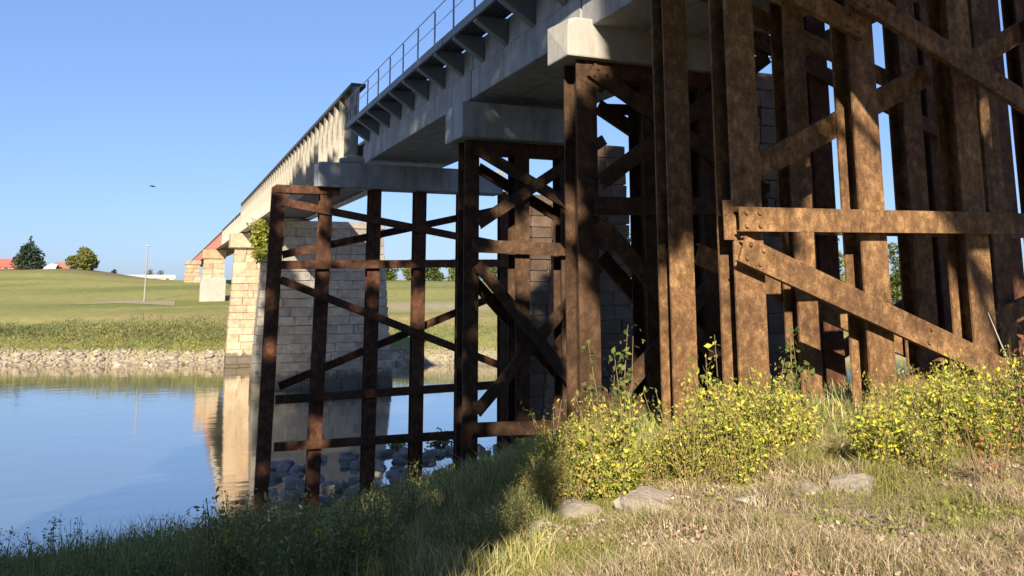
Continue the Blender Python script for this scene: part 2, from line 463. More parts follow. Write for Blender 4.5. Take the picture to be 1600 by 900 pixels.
class Bent:
    def __init__(s, Y, wd, dp, label, mat_=None):
        s.Y, s.wd, s.dp = Y, wd, dp
        s.root = None; s.label = label; s.mat = mat_ or RUST
        s.nb = [0, 0]
    def start(s, x):
        s.org = Vector((x, s.Y, gz(x, s.Y)))
        s.root = empty("trestle_bent", s.org, s.label, "trestle bent", "steel trestle bents carrying the bridge")
    def pile(s, X, top, wd=None, dp=None, batter=0.0, sink=.8):
        if s.root is None: s.start(X)
        zb = gz(X, s.Y) - sink
        m = MB(s.org)
        m.extr([(i, -j) for i, j in hprof(wd or s.wd, dp or s.dp)], (X - batter * (top - zb), s.Y, zb), (X, s.Y, top), (1, 0, 0))
        return m.build("pile", s.mat, s.root)
    def plate(s, c, d):
        y = s.Y - s.dp / 2
        m = MB(s.org); u = Vector((0, 1, 0)).cross(d)
        q = [Vector((c.x, 0, c.z)) + d * i + u * j for i, j in ((-.24, -.27), (.34, -.27), (.34, .27), (-.24, .27))]
        m.add([(p.x, y - .013, p.z) for p in q] + [(p.x, y - .001, p.z) for p in q], [(0, 1, 2, 3), (7, 6, 5, 4), (0, 4, 5, 1), (1, 5, 6, 2), (2, 6, 7, 3), (3, 7, 4, 0)])
        m.build("gusset_plate", s.mat, s.root)
    def brace(s, name, p, q, h, front=True, dy=0.0, ext=0.0, mat_=None, t=.1):
        """p, q: photo points, placed on the front or back face plane of the bent"""
        k = s.nb[0 if front else 1]; s.nb[0 if front else 1] += 1
        off = (k % 3) * (t + .004) if name == "diagonal_brace" else .09 + (k % 3) * .004
        Yp = s.Y + (-(s.dp / 2 + t + .016 + off) if front else (s.dp / 2 + .003 + off))
        a = Vector(on_y(*p, Yp)); b = Vector(on_y(*q, Yp))
        e = (b - a).normalized() * ext
        m = MB(s.org)
        m.extr(cprof(h, t), a - e, b + e, (0, 1, 0))
        o = m.build(name, mat_ or s.mat, s.root)
        if front and s.Y < 20:         # bolt heads at the ends and the middle crossing
            d = (b - a).normalized()
            if k % 3 == 0: s.plate(a + d * .12, d)
            up = Vector((0, 1, 0)).cross(d)
            mb = MB(s.org)
            for base_ in (a + d * .1, a + d * .32, b - d * .1, b - d * .32, (a + b) / 2):
                for kk in (-1, 1):
                    c = base_ + up * (kk * h * .27)
                    mb.tube([c + Vector((0, .01, 0)), c + Vector((0, -.034, 0))], .03, 6)
            tag(mb.build("bolt_heads", s.mat, o), kind="stuff")
        return o

X1, X2, X3 = 7.35, 8.82, 10.2
def Yx(u, X): return float(on_x(u, 440, X)[1])
Y2, Y3, YA = Yx(736, X1) + .27, Yx(921, X1) + .29, Yx(1173, X1) + .19
Y1 = 33.6
print("bent Y", Y1, Y2, Y3, YA)

def cap(bent, uL, vTop, vBot, xr, dy, zoff=0, mat_=None, chip=False):
    """concrete cap beam resting on the piles"""
    Yf = bent.Y - dy
    a = on_y(uL, vBot, Yf); b = on_y(uL, vTop, Yf)
    x0, z0, z1 = a[0], a[2], b[2]
    m = MB(bent.org)
    r = .0
    if chip:   # rounded upper front corner at the left end
        m.add([(x0, Yf + 2 * dy, z0), (x0, Yf, z0), (xr, Yf, z0), (xr, Yf + 2 * dy, z0), (x0, Yf + 2 * dy, z1), (x0 + .1, Yf + .12, z1), (xr, Yf, z1), (xr, Yf + 2 * dy, z1), (x0, Yf + .02, z0 + .62), (x0 + .2, Yf, z1)],
              [(0, 3, 2, 1), (4, 5, 9, 6, 7), (1, 2, 6, 9, 8), (8, 9, 5), (0, 1, 8, 5, 4), (2, 3, 7, 6), (3, 0, 4, 7)])
    else:
        m.box((x0, Yf, z0), (xr, Yf + 2 * dy, z1))
    o = m.build("concrete_cap", mat_ or CONC, bent.root, bevel=.035)
    return z0, z1

# bent in the water's edge in front of the stone pier
b1 = Bent(Y1, .5, .42, "wide rusty bent of six steel piles at the water's edge before the stone pier", RUST2)
for u, vt in ((428, 292), (504, 300), (581, 292), (653, 292), (722, 292), (788, 300)):
    p = on_y(u, 460, Y1); b1.pile(p[0], on_y(u, vt, Y1)[2], batter=.012 if u < 520 else 0)
m = MB(b1.org)
pL, pR = on_y(434, 290, Y1), on_y(530, 303, Y1)
m.box((pL[0] - .1, Y1 - .26, pL[2] - .3), (pR[0], Y1 + .26, pL[2] + .02)); m.build("steel_cap", RUST2, b1.root, bevel=.02)
cap(b1, 497, 252, 291, on_y(779, 290, Y1)[0], .55)
for f_, p, q in ((1, (441, 315), (800, 386)), (0, (441, 398), (805, 322)), (1, (438, 437), (800, 578)), (0, (436, 604), (800, 452))):
    b1.brace("diagonal_brace", p, q, .3, f_)
for p, q in (((440, 414), (800, 411)), ((430, 625), (800, 600)), ((428, 699), (800, 674))):
    b1.brace("horizontal_brace", p, q, .32, True)
# pedestal carrying the girder ends
m = MB(b1.org); a_ = on_y(533, 250, Y1); m.box((a_[0], Y1 + .1, a_[2] - .05), (a_[0] + 1.0, Y1 + .5, a_[2] + .12)); m.build("bearing_pad", CONC_P, b1.root, bevel=.02)

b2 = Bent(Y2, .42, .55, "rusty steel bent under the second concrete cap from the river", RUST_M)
for X in (X1, X2, X3): b2.pile(X, on_y(736, 213, Y2)[2])
z0, z1 = cap(b2, 722, 157, 213, 10.9, .75)
m = MB(b2.org); m.box((X1 + .02, Y2 - .3, z0 - .33), (X3 + .2, Y2 + .3, z0 - .004)); m.build("steel_cap", RUST2, b2.root, bevel=.015)
for f_, p, q in ((1, (745, 232), (960, 362)), (0, (748, 262), (960, 392)), (1, (748, 350), (945, 218)), (1, (747, 412), (955, 672)), (0, (742, 440), (940, 660)), (1, (745, 645), (950, 402))):
    b2.brace("diagonal_brace", p, q, .3, f_)
for p, q in (((738, 384), (935, 392)), ((738, 672), (935, 665))):
    b2.brace("horizontal_brace", p, q, .34, True)

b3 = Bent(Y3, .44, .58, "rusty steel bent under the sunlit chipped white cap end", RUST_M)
for X in (X1, X2, X3): b3.pile(X, on_y(921, 84, Y3)[2])
z0, z1 = cap(b3, 887, 24, 86, 10.9, .48, mat_=CONC_W, chip=True)
m = MB(b3.org); m.box((X1 + .02, Y3 - .3, z0 - .33), (X3 + .2, Y3 + .3, z0 - .004)); m.build("steel_cap", RUST2, b3.root, bevel=.015)
for f_, p, q in ((1, (925, 108), (1200, 300)), (0, (935, 165), (1200, 345)), (1, (940, 285), (1200, 88)), (1, (938, 345), (1200, 650)), (0, (940, 400), (1200, 690)), (1, (938, 655), (1200, 340))):
    b3.brace("diagonal_brace", p, q, .3, f_)
for p, q in (((930, 322), (1200, 322)), ((930, 650), (1200, 640))):
    b3.brace("horizontal_brace", p, q, .34, True)
b3.brace("horizontal_brace", (945, 170), (1190, 176), .22, False)

# the nearest two bents
zc = EZ + 4.9
def tower(Y, wd, dp, label, us, mtl, xr):
    b = Bent(Y, wd, dp, label, mtl)
    Xs = ([on_y(1067, 440, Y - dp / 2)[0] if Y > 10 else X1] if mtl is RUST else []) + [on_y(u, 440, Y - dp / 2)[0] for u in us]
    for X in Xs: b.pile(X, zc if X < 11 else EZ + 7.6)
    MB(b.org).box((6.9 if mtl is RUST else 10.3, Y - dp, zc), (10.9, Y + dp, zc + .56)).build("concrete_cap", CONC, b.root, bevel=.035)
    MB(b.org).box((10.95, Y - dp * .6, EZ + 7.6), (Xs[-1] + .5, Y + dp * .6, EZ + 8.0)).build("steel_cap", mtl, b.root, bevel=.015)
    return b
bC = tower(13.2, .46, .36, "third nearest rusty bent, dark between the piles of the nearest two", (1299, 1484, 1590, 1640), RUST2, 14)  # darker rust here carries the shade between the piles in its colour
bC.brace("diagonal_brace", (1180, 60), (1560, 250), .3, True)
bC.brace("diagonal_brace", (1185, 640), (1560, 380), .3, False)
bC.brace("diagonal_brace", (1210, 100), (1640, -110), .3, True)
bC.brace("diagonal_brace", (1210, 420), (1640, 660), .3, False)
bC.brace("horizontal_brace", (1180, 345), (1640, 352), .3, True)
bB = tower(11.3, .44, .36, "second nearest tall rusty bent with its broad outer pile left of the nearest bent", (1262, 1447, 1570), RUST, 14)
bB.brace("diagonal_brace", (1090, -20), (1400, 128), .3, False)
bB.brace("diagonal_brace", (1090, 395), (1500, 580), .33, False)
bB.brace("diagonal_brace", (1230, 700), (1500, 560), .3, True)
bB.brace("diagonal_brace", (1540, 510), (1700, 430), .3, True)
bB.brace("horizontal_brace", (1200, 352), (1600, 360), .3, False)
bA = tower(YA, .49, .38, "nearest rusty bent on the right with long diagonal and level braces", (1371, 1533, 1690), RUST, 13)
bA.brace("horizontal_brace", (1156, 342), (1760, 352), .33, True)
bA.brace("diagonal_brace", (1160, 388), (1700, 640), .36, True)
bA.brace("diagonal_brace", (1335, -14), (1760, 258), .34, True)
bA.brace("diagonal_brace", (1195, -40), (1352, 46), .34, True)
bA.brace("diagonal_brace", (1175, 268), (1450, 116), .36, False)
bA.brace("diagonal_brace", (1500, 108), (1760, -50), .34, False)
bA.brace("diagonal_brace", (1255, 700), (1480, 575), .33, False)

# ------------------------------------------------------------------ concrete deck spans with walkway and railing
XF = 7.4
HB0, HB1, HF = EZ + 4.98, EZ + 5.78, EZ + 6.52
XE = 6.62
def deck_span(Ya, Yb, label):
    o = empty("deck_span", (9.1, (Ya + Yb) / 2, HB0), label, "deck span", "concrete deck spans")
    org = o.location
    y0, y1 = Ya + .03, Yb - .03
    for k in range(3):
        x0 = XF + k * 1.19
        MB(org).box((x0, y0, HB0), (x0 + 1.15, y1, HB1)).build("box_beam", CONC, o, bevel=.03)
    MB(org).box((XF + .05, y0, HB1 + .03), (XF + 3.45, y1, HF)).build("deck_slab", CONC, o, bevel=.02)
    MB(org).box((XE - .06, y0, HF - .1), (XE + .02, y1, HF + .12)).build("edge_channel", STEELP, o)
    for k in range(5):
        x = XE + .06 + k * .145
        MB(org).box((x, y0, HF - .03), (x + .11, y1, HF + .04)).build("walkway_plank", DARKST, o)
    n = max(1, round((Yb - Ya) / 1.75))
    for k in range(n):
        y = Ya + (k + .5) * (Yb - Ya) / n
        m = MB(org)     # tapered cantilever bracket
        t = .13
        pr = [(XE - .02, HF - .16), (XE - .02, HF - .034), (XF + .048, HF - .034), (XF + .048, HF - .7)]
        m.add([(px, y - t, pz) for px, pz in pr] + [(px, y + t, pz) for px, pz in pr],
              [(0, 1, 2, 3), (7, 6, 5, 4), (0, 4, 5, 1), (1, 5, 6, 2), (2, 6, 7, 3), (3, 7, 4, 0)])
        m.build("bracket", STEELP, o, bevel=.02)
        MB(org).box((XE - .04, y - .022, HF + .12), (XE, y + .022, HF + 1.12)).build("rail_post", GALV, o)
    for zz, r in ((1.1, .016), (.62, .011)):
        MB(org).tube([(XE - .075, y0, HF + zz), (XE - .075, y1, HF + zz)], r, 6).build("hand_rail", GALV, o)
    return o
deck_span(Y2, 35.3, "longest grey concrete deck span between the old girder and the second cap")
deck_span(Y3, Y2, "grey concrete deck span between the second cap and the white chipped cap")
deck_span(YA, Y3, "concrete deck span between the white chipped cap and the nearest bents")
deck_span(1.0, YA, "concrete deck span above the nearest bent at the top right")

# ------------------------------------------------------------------ old plate girder spans
def girder(Ya, Yb, zb, zt, mtl, label, step, top=DARKST, x0=7.2, x1=10.9):
    o = empty("plate_girder_span", (9.1, (Ya + Yb) / 2, zb), label, "girder span", "old plate girder spans over the river")
    org = o.location
    y0, y1 = Ya + .04, Yb - .04
    MB(org).box((x0, y0, zb + .05), (x0 + .03, y1, zt - .16)).build("web_plate", mtl, o)
    MB(org).box((x1, y0, zb + .05), (x1 + .03, y1, zt - .16)).build("web_plate", mtl, o)
    for x in (x0, x1):
        MB(org).box((x - .34, y0, zt - .16), (x + .3, y1, zt)).build("top_flange", top, o)
        MB(org).box((x - .34, y0, zb), (x + .3, y1, zb + .05)).build("bottom_flange", mtl, o)
    MB(org).box((x0 + .05, y0 + .03, zb + .12), (x1 - .05, y1 - .03, zb + .5)).build("floor_deck", DARKST, o)
    n = max(2, round((Yb - Ya) / step))
    me = None
    for k in range(n + 1):
        y = y0 + .03 + (y1 - y0 - .06) * k / n
        if me is None:
            me = MB().box((-.3, -.035, 0), (-.003, .035, zt - zb - .22)).mesh("stiffener")
        link("stiffener", me, mtl, o, (x0 - org[0], y - org[1], .055))
    return o
ZB, ZT = EZ + 5.35, EZ + 8.6
girder(35.5, 74.5, ZB, ZT, CREAM, "nearest old girder span of peeling cream plates with dark top edge", 1.45)
girder(74.5, 97.5, ZB, ZT, CREAM, "cream plated girder span from the ivy pier to the sunlit tan pier", 1.6)
girder(97.5, 133, ZB, ZT - .9, CREAM, "lower cream girder span just beyond the sunlit tan pier", 2.4)
girder(133, 205, ZB, ZT - 1.0, RED, "faded red girder span before the pier with the grey base", 3.5, RED)
girder(205, 330, ZB, ZT - 1.0, RED, "farthest faded red girder span running into the far hill", 5, RED)

# ------------------------------------------------------------------ stone piers (every block of the faces in view)
def block_meshes():
    import bmesh
    out = []
    for k in range(6):
        bm = bmesh.new()
        bmesh.ops.create_cube(bm, size=1)
        bmesh.ops.bevel(bm, geom=bm.edges[:], offset=.055, segments=1, affect='EDGES')
        r = random.Random(k)
        for v in bm.verts:
            v.co += Vector((r.uniform(-.03, .03), r.uniform(-.05, .05), r.uniform(-.03, .03)))
        me = bpy.data.meshes.new("stone_block"); bm.to_mesh(me); bm.free()
        out.append(me)
    return out
BLOCKS = block_meshes()
DBLOCKS = [m_.copy() for m_ in BLOCKS]
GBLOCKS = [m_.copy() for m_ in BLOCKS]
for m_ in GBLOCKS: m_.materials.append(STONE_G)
for m_ in BLOCKS: m_.materials.append(STONE)
for m_ in DBLOCKS: m_.materials.append(STONE_D)
def stone_pier(Y, D, xl0, xr0, xl1, xr1, zb, zt, course, blk, label, meshes=BLOCKS, coping=None, jacket=0, dmat=STONE, name="stone_pier"):
    """battered pier: xl0..xr0 at the base, xl1..xr1 at the top; faces towards the viewer and the left end are laid in blocks"""
    o = empty(name, ((xl0 + xr0) / 2, Y + D / 2, zb), label, "bridge pier", "stone bridge piers")
    org = o.location
    th = .35
    bt = (xl1 - xl0)            # batter on the near face as on the ends
    m = MB(org)
    a = .12
    m.add([(xl0 + a, Y + a, zb), (xr0 - a, Y + a, zb), (xr0 - a, Y + D, zb), (xl0 + a, Y + D, zb), (xl1 + a, Y + a + bt, zt - .02), (xr1 - a, Y + a + bt, zt - .02), (xr1 - a, Y + D - bt, zt - .02), (xl1 + a, Y + D - bt, zt - .02)],
          [(0, 3, 2, 1), (4, 5, 6, 7), (0, 1, 5, 4), (1, 2, 6, 5), (2, 3, 7, 6), (3, 0, 4, 7)])
    m.build("core", MORTAR, o)
    nc = max(3, round((zt - zb) / course)); ch = (zt - zb) / nc
    r = random.Random(int(Y * 10))
    for c in range(nc):
        f = (c + .5) / nc
        z = zb + (c + .5) * ch
        xl, xr, yy = xl0 + (xl1 - xl0) * f, xr0 + (xr1 - xr0) * f, Y + bt * f
        nb = max(2, round((xr - xl) / blk)); x = xl
        ws = [r.uniform(.7, 1.3) for _ in range(nb)]; sw = sum(ws)
        for w_ in ws:
            bw = (xr - xl) * w_ / sw
            e = link("stone_block", meshes[r.randrange(6)], None, o, (x + bw / 2 - org[0], yy + th / 2 + r.uniform(-.04, .03) - org[1], z - org[2]))
            e.scale = (bw - .03, th, ch - .03); x += bw
        ne = max(1, round((D - 2 * bt * f - th) / (blk * 1.1))); ew = (D - 2 * bt * f - th) / ne
        for k in range(ne):
            e = link("stone_block", meshes[r.randrange(6)], None, o, (xl + th / 2 + r.uniform(-.03, .03) - org[0], yy + th + ew * (k + .5) - org[1], z - org[2]))
            e.scale = (th, ew - .03, ch - .03)
    if coping:
        ex, hh = coping
        MB(org).box((xl1 - ex, Y + bt - ex, zt + .003), (xr1 + ex, Y + D - bt + ex, zt + hh)).build("coping", dmat, o, bevel=.08)
    if jacket:
        MB(org).box((xl0 - .06, Y - .1, zb), (xr0 + .06, Y + D + .1, zb + jacket)).build("concrete_jacket", CONC_P, o, bevel=.08)
    return o
a0, a1 = on_y(393, 600, 73), on_y(414, 398, 73)
c0, c1 = on_y(615, 600, 73), on_y(601, 372, 73)
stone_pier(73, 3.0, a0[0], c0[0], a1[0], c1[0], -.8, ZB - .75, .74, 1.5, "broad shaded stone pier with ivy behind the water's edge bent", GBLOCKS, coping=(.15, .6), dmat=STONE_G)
a0, a1 = on_y(352, 560, 95.5), on_y(367, 405, 95.5)
stone_pier(95.5, 2.6, a0[0], 17.0, a1[0], 16.0, -.6, ZB - 1.7, .78, 1.4, "sunlit tan stone pier at the far shoreline", coping=(.55, 1.6))
a0, a1 = on_y(311, 488, 148), on_y(318, 420, 148)
stone_pier(148, 2.6, a0[0], on_y(351, 470, 148)[0], a1[0], on_y(350, 420, 148)[0], gz(6, 148) - .5, ZB - 1.6, .85, 1.5, "tan stone pier with a pale grey concrete jacket round its base", coping=(.22, 1.5), jacket=4.3)
a0, a1 = on_y(285, 468, 222), on_y(289, 440, 222)
stone_pier(222, 2.6, a0[0], on_y(312, 465, 222)[0], a1[0], on_y(311, 440, 222)[0], gz(4, 222) - .5, ZB - 1.2, 1.0, 1.8, "farthest small tan pier on the lawn below the red girder", coping=(.3, 1.0))
# abandoned dark piers of the parallel line
def dark_pier(u0, u1, utop, vtop, X, label, D=3):
    Y = float(on_x(utop, vtop, X)[1]); p = on_x(utop, vtop, X)
    zt = p[2]; wd = (u1 - u0) / 1000.0
    xl, xr = on_y(u0, 440, Y)[0], X
    zb = gz((xl + xr) / 2, Y) - .6
    k = .035 * (zt - zb)
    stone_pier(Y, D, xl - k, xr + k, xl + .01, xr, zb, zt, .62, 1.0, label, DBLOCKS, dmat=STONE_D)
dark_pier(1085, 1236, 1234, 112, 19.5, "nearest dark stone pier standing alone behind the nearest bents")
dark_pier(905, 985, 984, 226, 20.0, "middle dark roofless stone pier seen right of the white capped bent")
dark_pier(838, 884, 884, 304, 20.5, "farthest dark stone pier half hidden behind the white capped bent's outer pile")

# ------------------------------------------------------------------ rocks
def rock_mesh(seed, mtl, sub=2, flat=.7):
    import bmesh
    bm = bmesh.new(); bmesh.ops.create_icosphere(bm, subdivisions=sub, radius=1)
    r = random.Random(seed)
    pl = [(Vector((r.gauss(0, 1), r.gauss(0, 1), r.gauss(0, .8))).normalized(), r.uniform(.55, .85)) for _ in range(11)]
    for v in bm.verts:
        k = 1.0
        for n_, dd in pl:
            t = v.co.normalized().dot(n_)
            if t * k > dd: k = dd / t
        v.co = v.co.normalized() * k * (1 + r.uniform(-.03, .03)); v.co.z *= flat
    me = bpy.data.meshes.new("rock"); bm.to_mesh(me); bm.free(); me.materials.append(mtl)
    return me
ROCKS = [rock_mesh(k, ROCK, 2) for k in range(6)]
ROCKS_D = [rock_mesh(20 + k, ROCK_D, 2) for k in range(5)]
PALE = stone_mat("pale_boulder", [(.34, .31, .26), (.4, .36, .31), (.3, .275, .235)], (0, 0, 0))
BIG = [rock_mesh(40 + k, PALE, 3, .6) for k in range(4)]

# riprap of the far shore: the larger rocks singly, the gravelly rest as one
fd = []
for k in range(150):
    px = rnd.uniform(-24, 6.5); yf = 99.5 - .4 * px
    py = yf + rnd.uniform(-.4, 2.6); s_ = rnd.uniform(.22, .58)
    o = tag(link("rip_rap_rock", ROCKS[k % 6], None, None, (px, py, gz(px, py) + s_ * .2)), "pale angular rock in the rip rap along the far shore", "rock", "rip rap rocks along the far shore")
    o.scale = (s_ * rnd.uniform(.9, 1.5), s_, s_ * rnd.uniform(.7, 1)); o.rotation_euler = (rnd.uniform(-.3, .3), rnd.uniform(-.3, .3), rnd.uniform(0, 6))
def rubble(name, pts, sizes, mtl, label):
    base = np.array([(1, 0, 0), (-1, 0, 0), (0, 1, 0), (0, -1, 0), (0, 0, .7), (0, 0, -.7)], float)
    tr = np.array([(0, 2, 4), (2, 1, 4), (1, 3, 4), (3, 0, 4), (2, 0, 5), (1, 2, 5), (3, 1, 5), (0, 3, 5)])
    n = len(pts)
    jit = rng.uniform(.6, 1.3, (n, 6, 1)) * base[None] + rng.normal(0, .12, (n, 6, 3))
    V = pts[:, None, :] + jit * sizes[:, None, None]
    T = (np.arange(n)[:, None, None] * 6 + tr[None]).reshape(-1, 3)
    o = link(name, np_mesh(name, V.reshape(-1, 3), None, T), mtl)
    return tag(o, label, "rubble", None, 'stuff')
n = 2600
px = rng.uniform(-60, 45, n); py = 99.5 - .4 * np.clip(px, -40, 45) + rng.uniform(-1.0, 3.2, n)
rubble("shore_rubble", np.stack([px, py, ground(px, py) + .05], 1), rng.uniform(.1, .32, n), ROCK, "pale small rubble between the rocks of the far shore")
# dark rocks at the near water's edge
k = 0
while k < 120:
    px = rnd.uniform(4.5, 17); py = rnd.uniform(35.5, 44.5)
    zz = gz(px, py)
    zz = max(zz, -.05)
    s_ = rnd.uniform(.18, .5)
    o = tag(link("shore_rock", ROCKS_D[k % 5], None, None, (px, py, zz + s_ * .28)), "dark wet rock at the near water's edge under the bridge", "rock", "dark rocks at the near water's edge")
    o.scale = (s_ * rnd.uniform(.9, 1.7), s_, s_ * rnd.uniform(.8, 1.3)); o.rotation_euler = (rnd.uniform(-.4, .4), rnd.uniform(-.4, .4), rnd.uniform(0, 6)); k += 1
# boulders in the foreground grass
for u, v, s_, rz, label in ((1018, 792, .36, .3, "large pale angular boulder below the yellow weeds"),
                            (908, 806, .27, 1.2, "rounded grey boulder left of the large pale boulder"),
                            (852, 832, .2, 2.2, "small shaded boulder at the edge of the tall green weeds"),
                            (1338, 764, .27, .8, "pale flat boulder in the gap between the two yellow weed patches"),
                            (1262, 768, .15, 4.0, "small grey stone left of the pale flat boulder"),
                            (1180, 782, .17, 2.8, "low whitish stone between the large and the flat boulder")):
    d = ray(u, v); lo, hi = 2.0, 40.0
    for _ in range(40):
        mid = (lo + hi) / 2; p = _C + d * mid
        if p[2] > gz(p[0], p[1]): lo = mid
        else: hi = mid
    p = _C + d * lo
    o = tag(link("boulder", BIG[int(rz * 3) % 4], None, None, (p[0], p[1], p[2] - s_ * .05)), label, "boulder")
    o.scale = (s_ * 1.25, s_, s_ * .9); o.rotation_euler = (0, 0, rz)

# ------------------------------------------------------------------ trees
def vcol(n, cols, wts=None, jit=.18, g=None):
    g = g or rng
    c = np.array(cols)[g.choice(len(cols), n, p=wts)]
    return c * g.uniform(1 - jit, 1 + jit, (n, 1))
def tree(name, base, clumps, nleaf, lsize, cols, label, cat="tree", group=None, trunk_r=.3, trunk_top=None, limbs=True):
    """clumps: (centre, radius) in world coordinates"""
    o = empty(name, base, label, cat, group)
    org = np.array(base)
    c0 = np.mean([c for c, r in clumps], axis=0)
    zt = trunk_top if trunk_top is not None else c0[2]
    m = MB(base)
    top = Vector((base[0] * .4 + c0[0] * .6, base[1] * .4 + c0[1] * .6, zt))
    b0 = Vector(base) - Vector((0, 0, .4))
    m.tube([b0, b0.lerp(top, .12), b0.lerp(top, .5), top], [trunk_r * 1.5, trunk_r, trunk_r * .8, trunk_r * .4], 8)
    if limbs:
        for c, r in clumps:
            st = b0.lerp(top, rnd.uniform(.45, .95)); c = Vector(c)
            m.tube([st, st.lerp(c, .5) + Vector((0, 0, .05 * (c - st).length)), c], [trunk_r * .35, trunk_r * .22, trunk_r * .08], 5)
    m.build("trunk", BARK, o)
    vol = np.array([r ** 2 for c, r in clumps]); vol = vol / vol.sum()
    Cs = []
    for (c, r), f in zip(clumps, vol):
        n = max(4, int(nleaf * f))
        d = unit(rng.normal(size=(n, 3))) * (r * rng.uniform(.25, 1, (n, 1)) ** .55) * np.array([1, 1, .85])
        Cs.append(np.array(c) + d)
    Cs = np.concatenate(Cs)
    V, F, C = leaves(Cs - org, lsize * rng.uniform(.6, 1.3, len(Cs)), vcol(len(Cs), cols))
    link("crown", np_mesh("crown", V, F, None, C), FOL, o)
    return o
GREENS = [(.09, .12, .035), (.12, .15, .045), (.07, .095, .03)]
LIME = [(.17, .19, .05), (.13, .16, .045), (.21, .2, .06)]
CON = [(.055, .085, .055), (.075, .105, .07), (.045, .065, .045)]
def far_tree(u, vb, vt, wpx, r, cols, label, name="broadleaf_tree", shape='round', n=900, group=None):
    p = at_r(u, vb, r); pt = at_r(u, vt, r)
    z0 = gz(p[0], p[1]); H = pt[2] - z0; R = wpx / FPX * r / 2
    cl = []
    if shape == 'cone':
        for k in range(16):
            f = k / 15
            rr = R * (1 - f) ** .8 * (1 if f > .08 else .85)
            for q in range(3 if f < .7 else 1):
                a = rnd.uniform(0, 6.28); e = rr * .55 if f < .7 else 0
                cl.append((np.array([p[0] + math.cos(a) * e, p[1] + math.sin(a) * e, z0 + H * (.06 + f * .9)]), rr * .52 + .2))
    else:
        for k in range(11):
            a = rnd.uniform(0, 6.28); e = R * rnd.uniform(.15, .68); f = rnd.uniform(.28, .85) if shape == 'round' else rnd.uniform(.08, .8)
            cl.append((np.array([p[0] + math.cos(a) * e, p[1] + math.sin(a) * e, z0 + H * f]), R * rnd.uniform(.28, .45)))
        cl.append((np.array([p[0], p[1], z0 + H - R * .33]), R * .36))
        cl.append((np.array([p[0], p[1], z0 + H * .35]), R * .6))
    return tree(name, (p[0], p[1], z0), cl, n, max(.22, R * .085), cols, label, "tree", group, max(.12, R * .05), z0 + H * .8)
far_tree(45, 419, 367, 46, 265, CON, "dark conical spruce on the far hill beside the red roof", "spruce_tree", 'cone', 2600)
far_tree(133, 426, 388, 54, 265, LIME, "round yellow green tree on the far hill right of the brick house", n=2400)
far_tree(178, 430, 421, 9, 270, CON, "tiny dark conifer on the far ridge near the pole", "conifer_tree", 'cone', 300)
far_tree(234, 434, 420, 16, 420, GREENS, "low dark tree behind the white building left of the lamp post's far side", n=400)
far_tree(250, 434, 422, 15, 420, GREENS, "low dark tree behind the white building nearest the red girder", n=400)
tl = [(606, 408, 40, 230, "low bushy tree of the far bank just right of the shaded pier"), (640, 404, 38, 225, "low bushy far bank tree left of the water's edge bent's fourth pile"),
      (676, 408, 44, 225, "low bushy far bank tree right of the water's edge bent's fourth pile"), (712, 402, 44, 225, "low bushy tree of the far bank against the second bent's outer pile"),
      (765, 404, 44, 225, "low bushy tree of the far bank seen through the second bent"), (1000, 330, 66, 150, "tall leafy tree of the far bank seen left of the broad outer pile"),
      (1045, 360, 60, 150, "leafy tree of the far bank mostly behind the broad outer pile"), (1300, 360, 80, 150, "leafy tree of the far bank behind the nearest dark pier's right side"),
      (1402, 378, 60, 150, "leafy tree of the far bank in the widest gap below the level brace"), (1490, 362, 76, 150, "yellowish leafy far bank tree behind the nearest bent's third pile"),
      (1580, 360, 80, 150, "leafy tree of the far bank at the right edge behind the piles")]
for k, (u, vt, wp, r_, lb) in enumerate(tl):
    far_tree(u, 452, vt, wp, r_, LIME if k % 2 else GREENS, lb, shape='bush', group="trees of the far bank", n=1500)

# tall trees behind the viewer: they cast the broken shade over the left bank and the upper bents
def shade_tree(trunk_ab, t, clumps, nleaf, lsize, label, tr=.5):
    cl = [(sunspace(a, b, t + dt), r) for a, b, dt, r in clumps]
    p = sunspace(trunk_ab[0], trunk_ab[1], t)
    return tree("cottonwood_tree", (p[0], p[1], gz(p[0], p[1])), cl, nleaf, lsize, GREENS, label, "tree", "tall trees behind the viewer", tr)
def grid_clumps(a0, a1, b0, b1, n, r0, r1, seed, dts=3):
    r = random.Random(seed)
    return [(r.uniform(a0, a1), r.uniform(b0, b1), r.uniform(-dts, dts), r.uniform(r0, r1)) for _ in range(n)]
shade_tree((-5, -8), 14, [(-8.2, 21.6, 0, 2), (-9.2, 23.6, 0, 1.5), (-2.4, .2, 0, 1.9), (-2.0, 2.4, 0, 2.0), (-2.0, 4.5, 0, 2.0), (-5, 0, 1, 2.6), (-9, 1, 2, 2.8), (-2, 8, 0, 2.0), (-5, 5, 0, 3), (-9, 6, 1, 3), (-5, 11, 0, 3.2), (-9, 12, 0, 3), (-1.6, 13, 0, 1.9), (-4, 16, 0, 3), (-7.5, 19, 0, 3)] + grid_clumps(-9.5, -2, 1, 19, 8, 1.2, 2, 1), 12000, .4, "tall spreading cottonwood behind the viewer on the left")
shade_tree((9.5, -9), 15, [(2.1, 7.6, 0, 1.9), (1.2, 9.3, 0, 1.4), (3.6, 10, 0, 2.2), (2.7, 11.8, 0, 1.4), (1.45, 11.5, 0, .8), (1.5, 10.9, 1, .7), (0.6, 15, 0, 2.2), (0.3, 19, 0, 2.6), (4, 21, 0, 3), (2.4, 13.6, 0, 2.1), (1.5, 17, 0, 2.3), (6.3, 11.9, 0, 2.6), (9.6, 12.6, 0, 3), (6, 16.5, 0, 3.0), (10, 18, 0, 3), (13, 14, 0, 3)] + grid_clumps(2, 12, 8.3, 20, 11, .8, 1.5, 4), 26000, .36, "tall spreading cottonwood behind the viewer on the right")
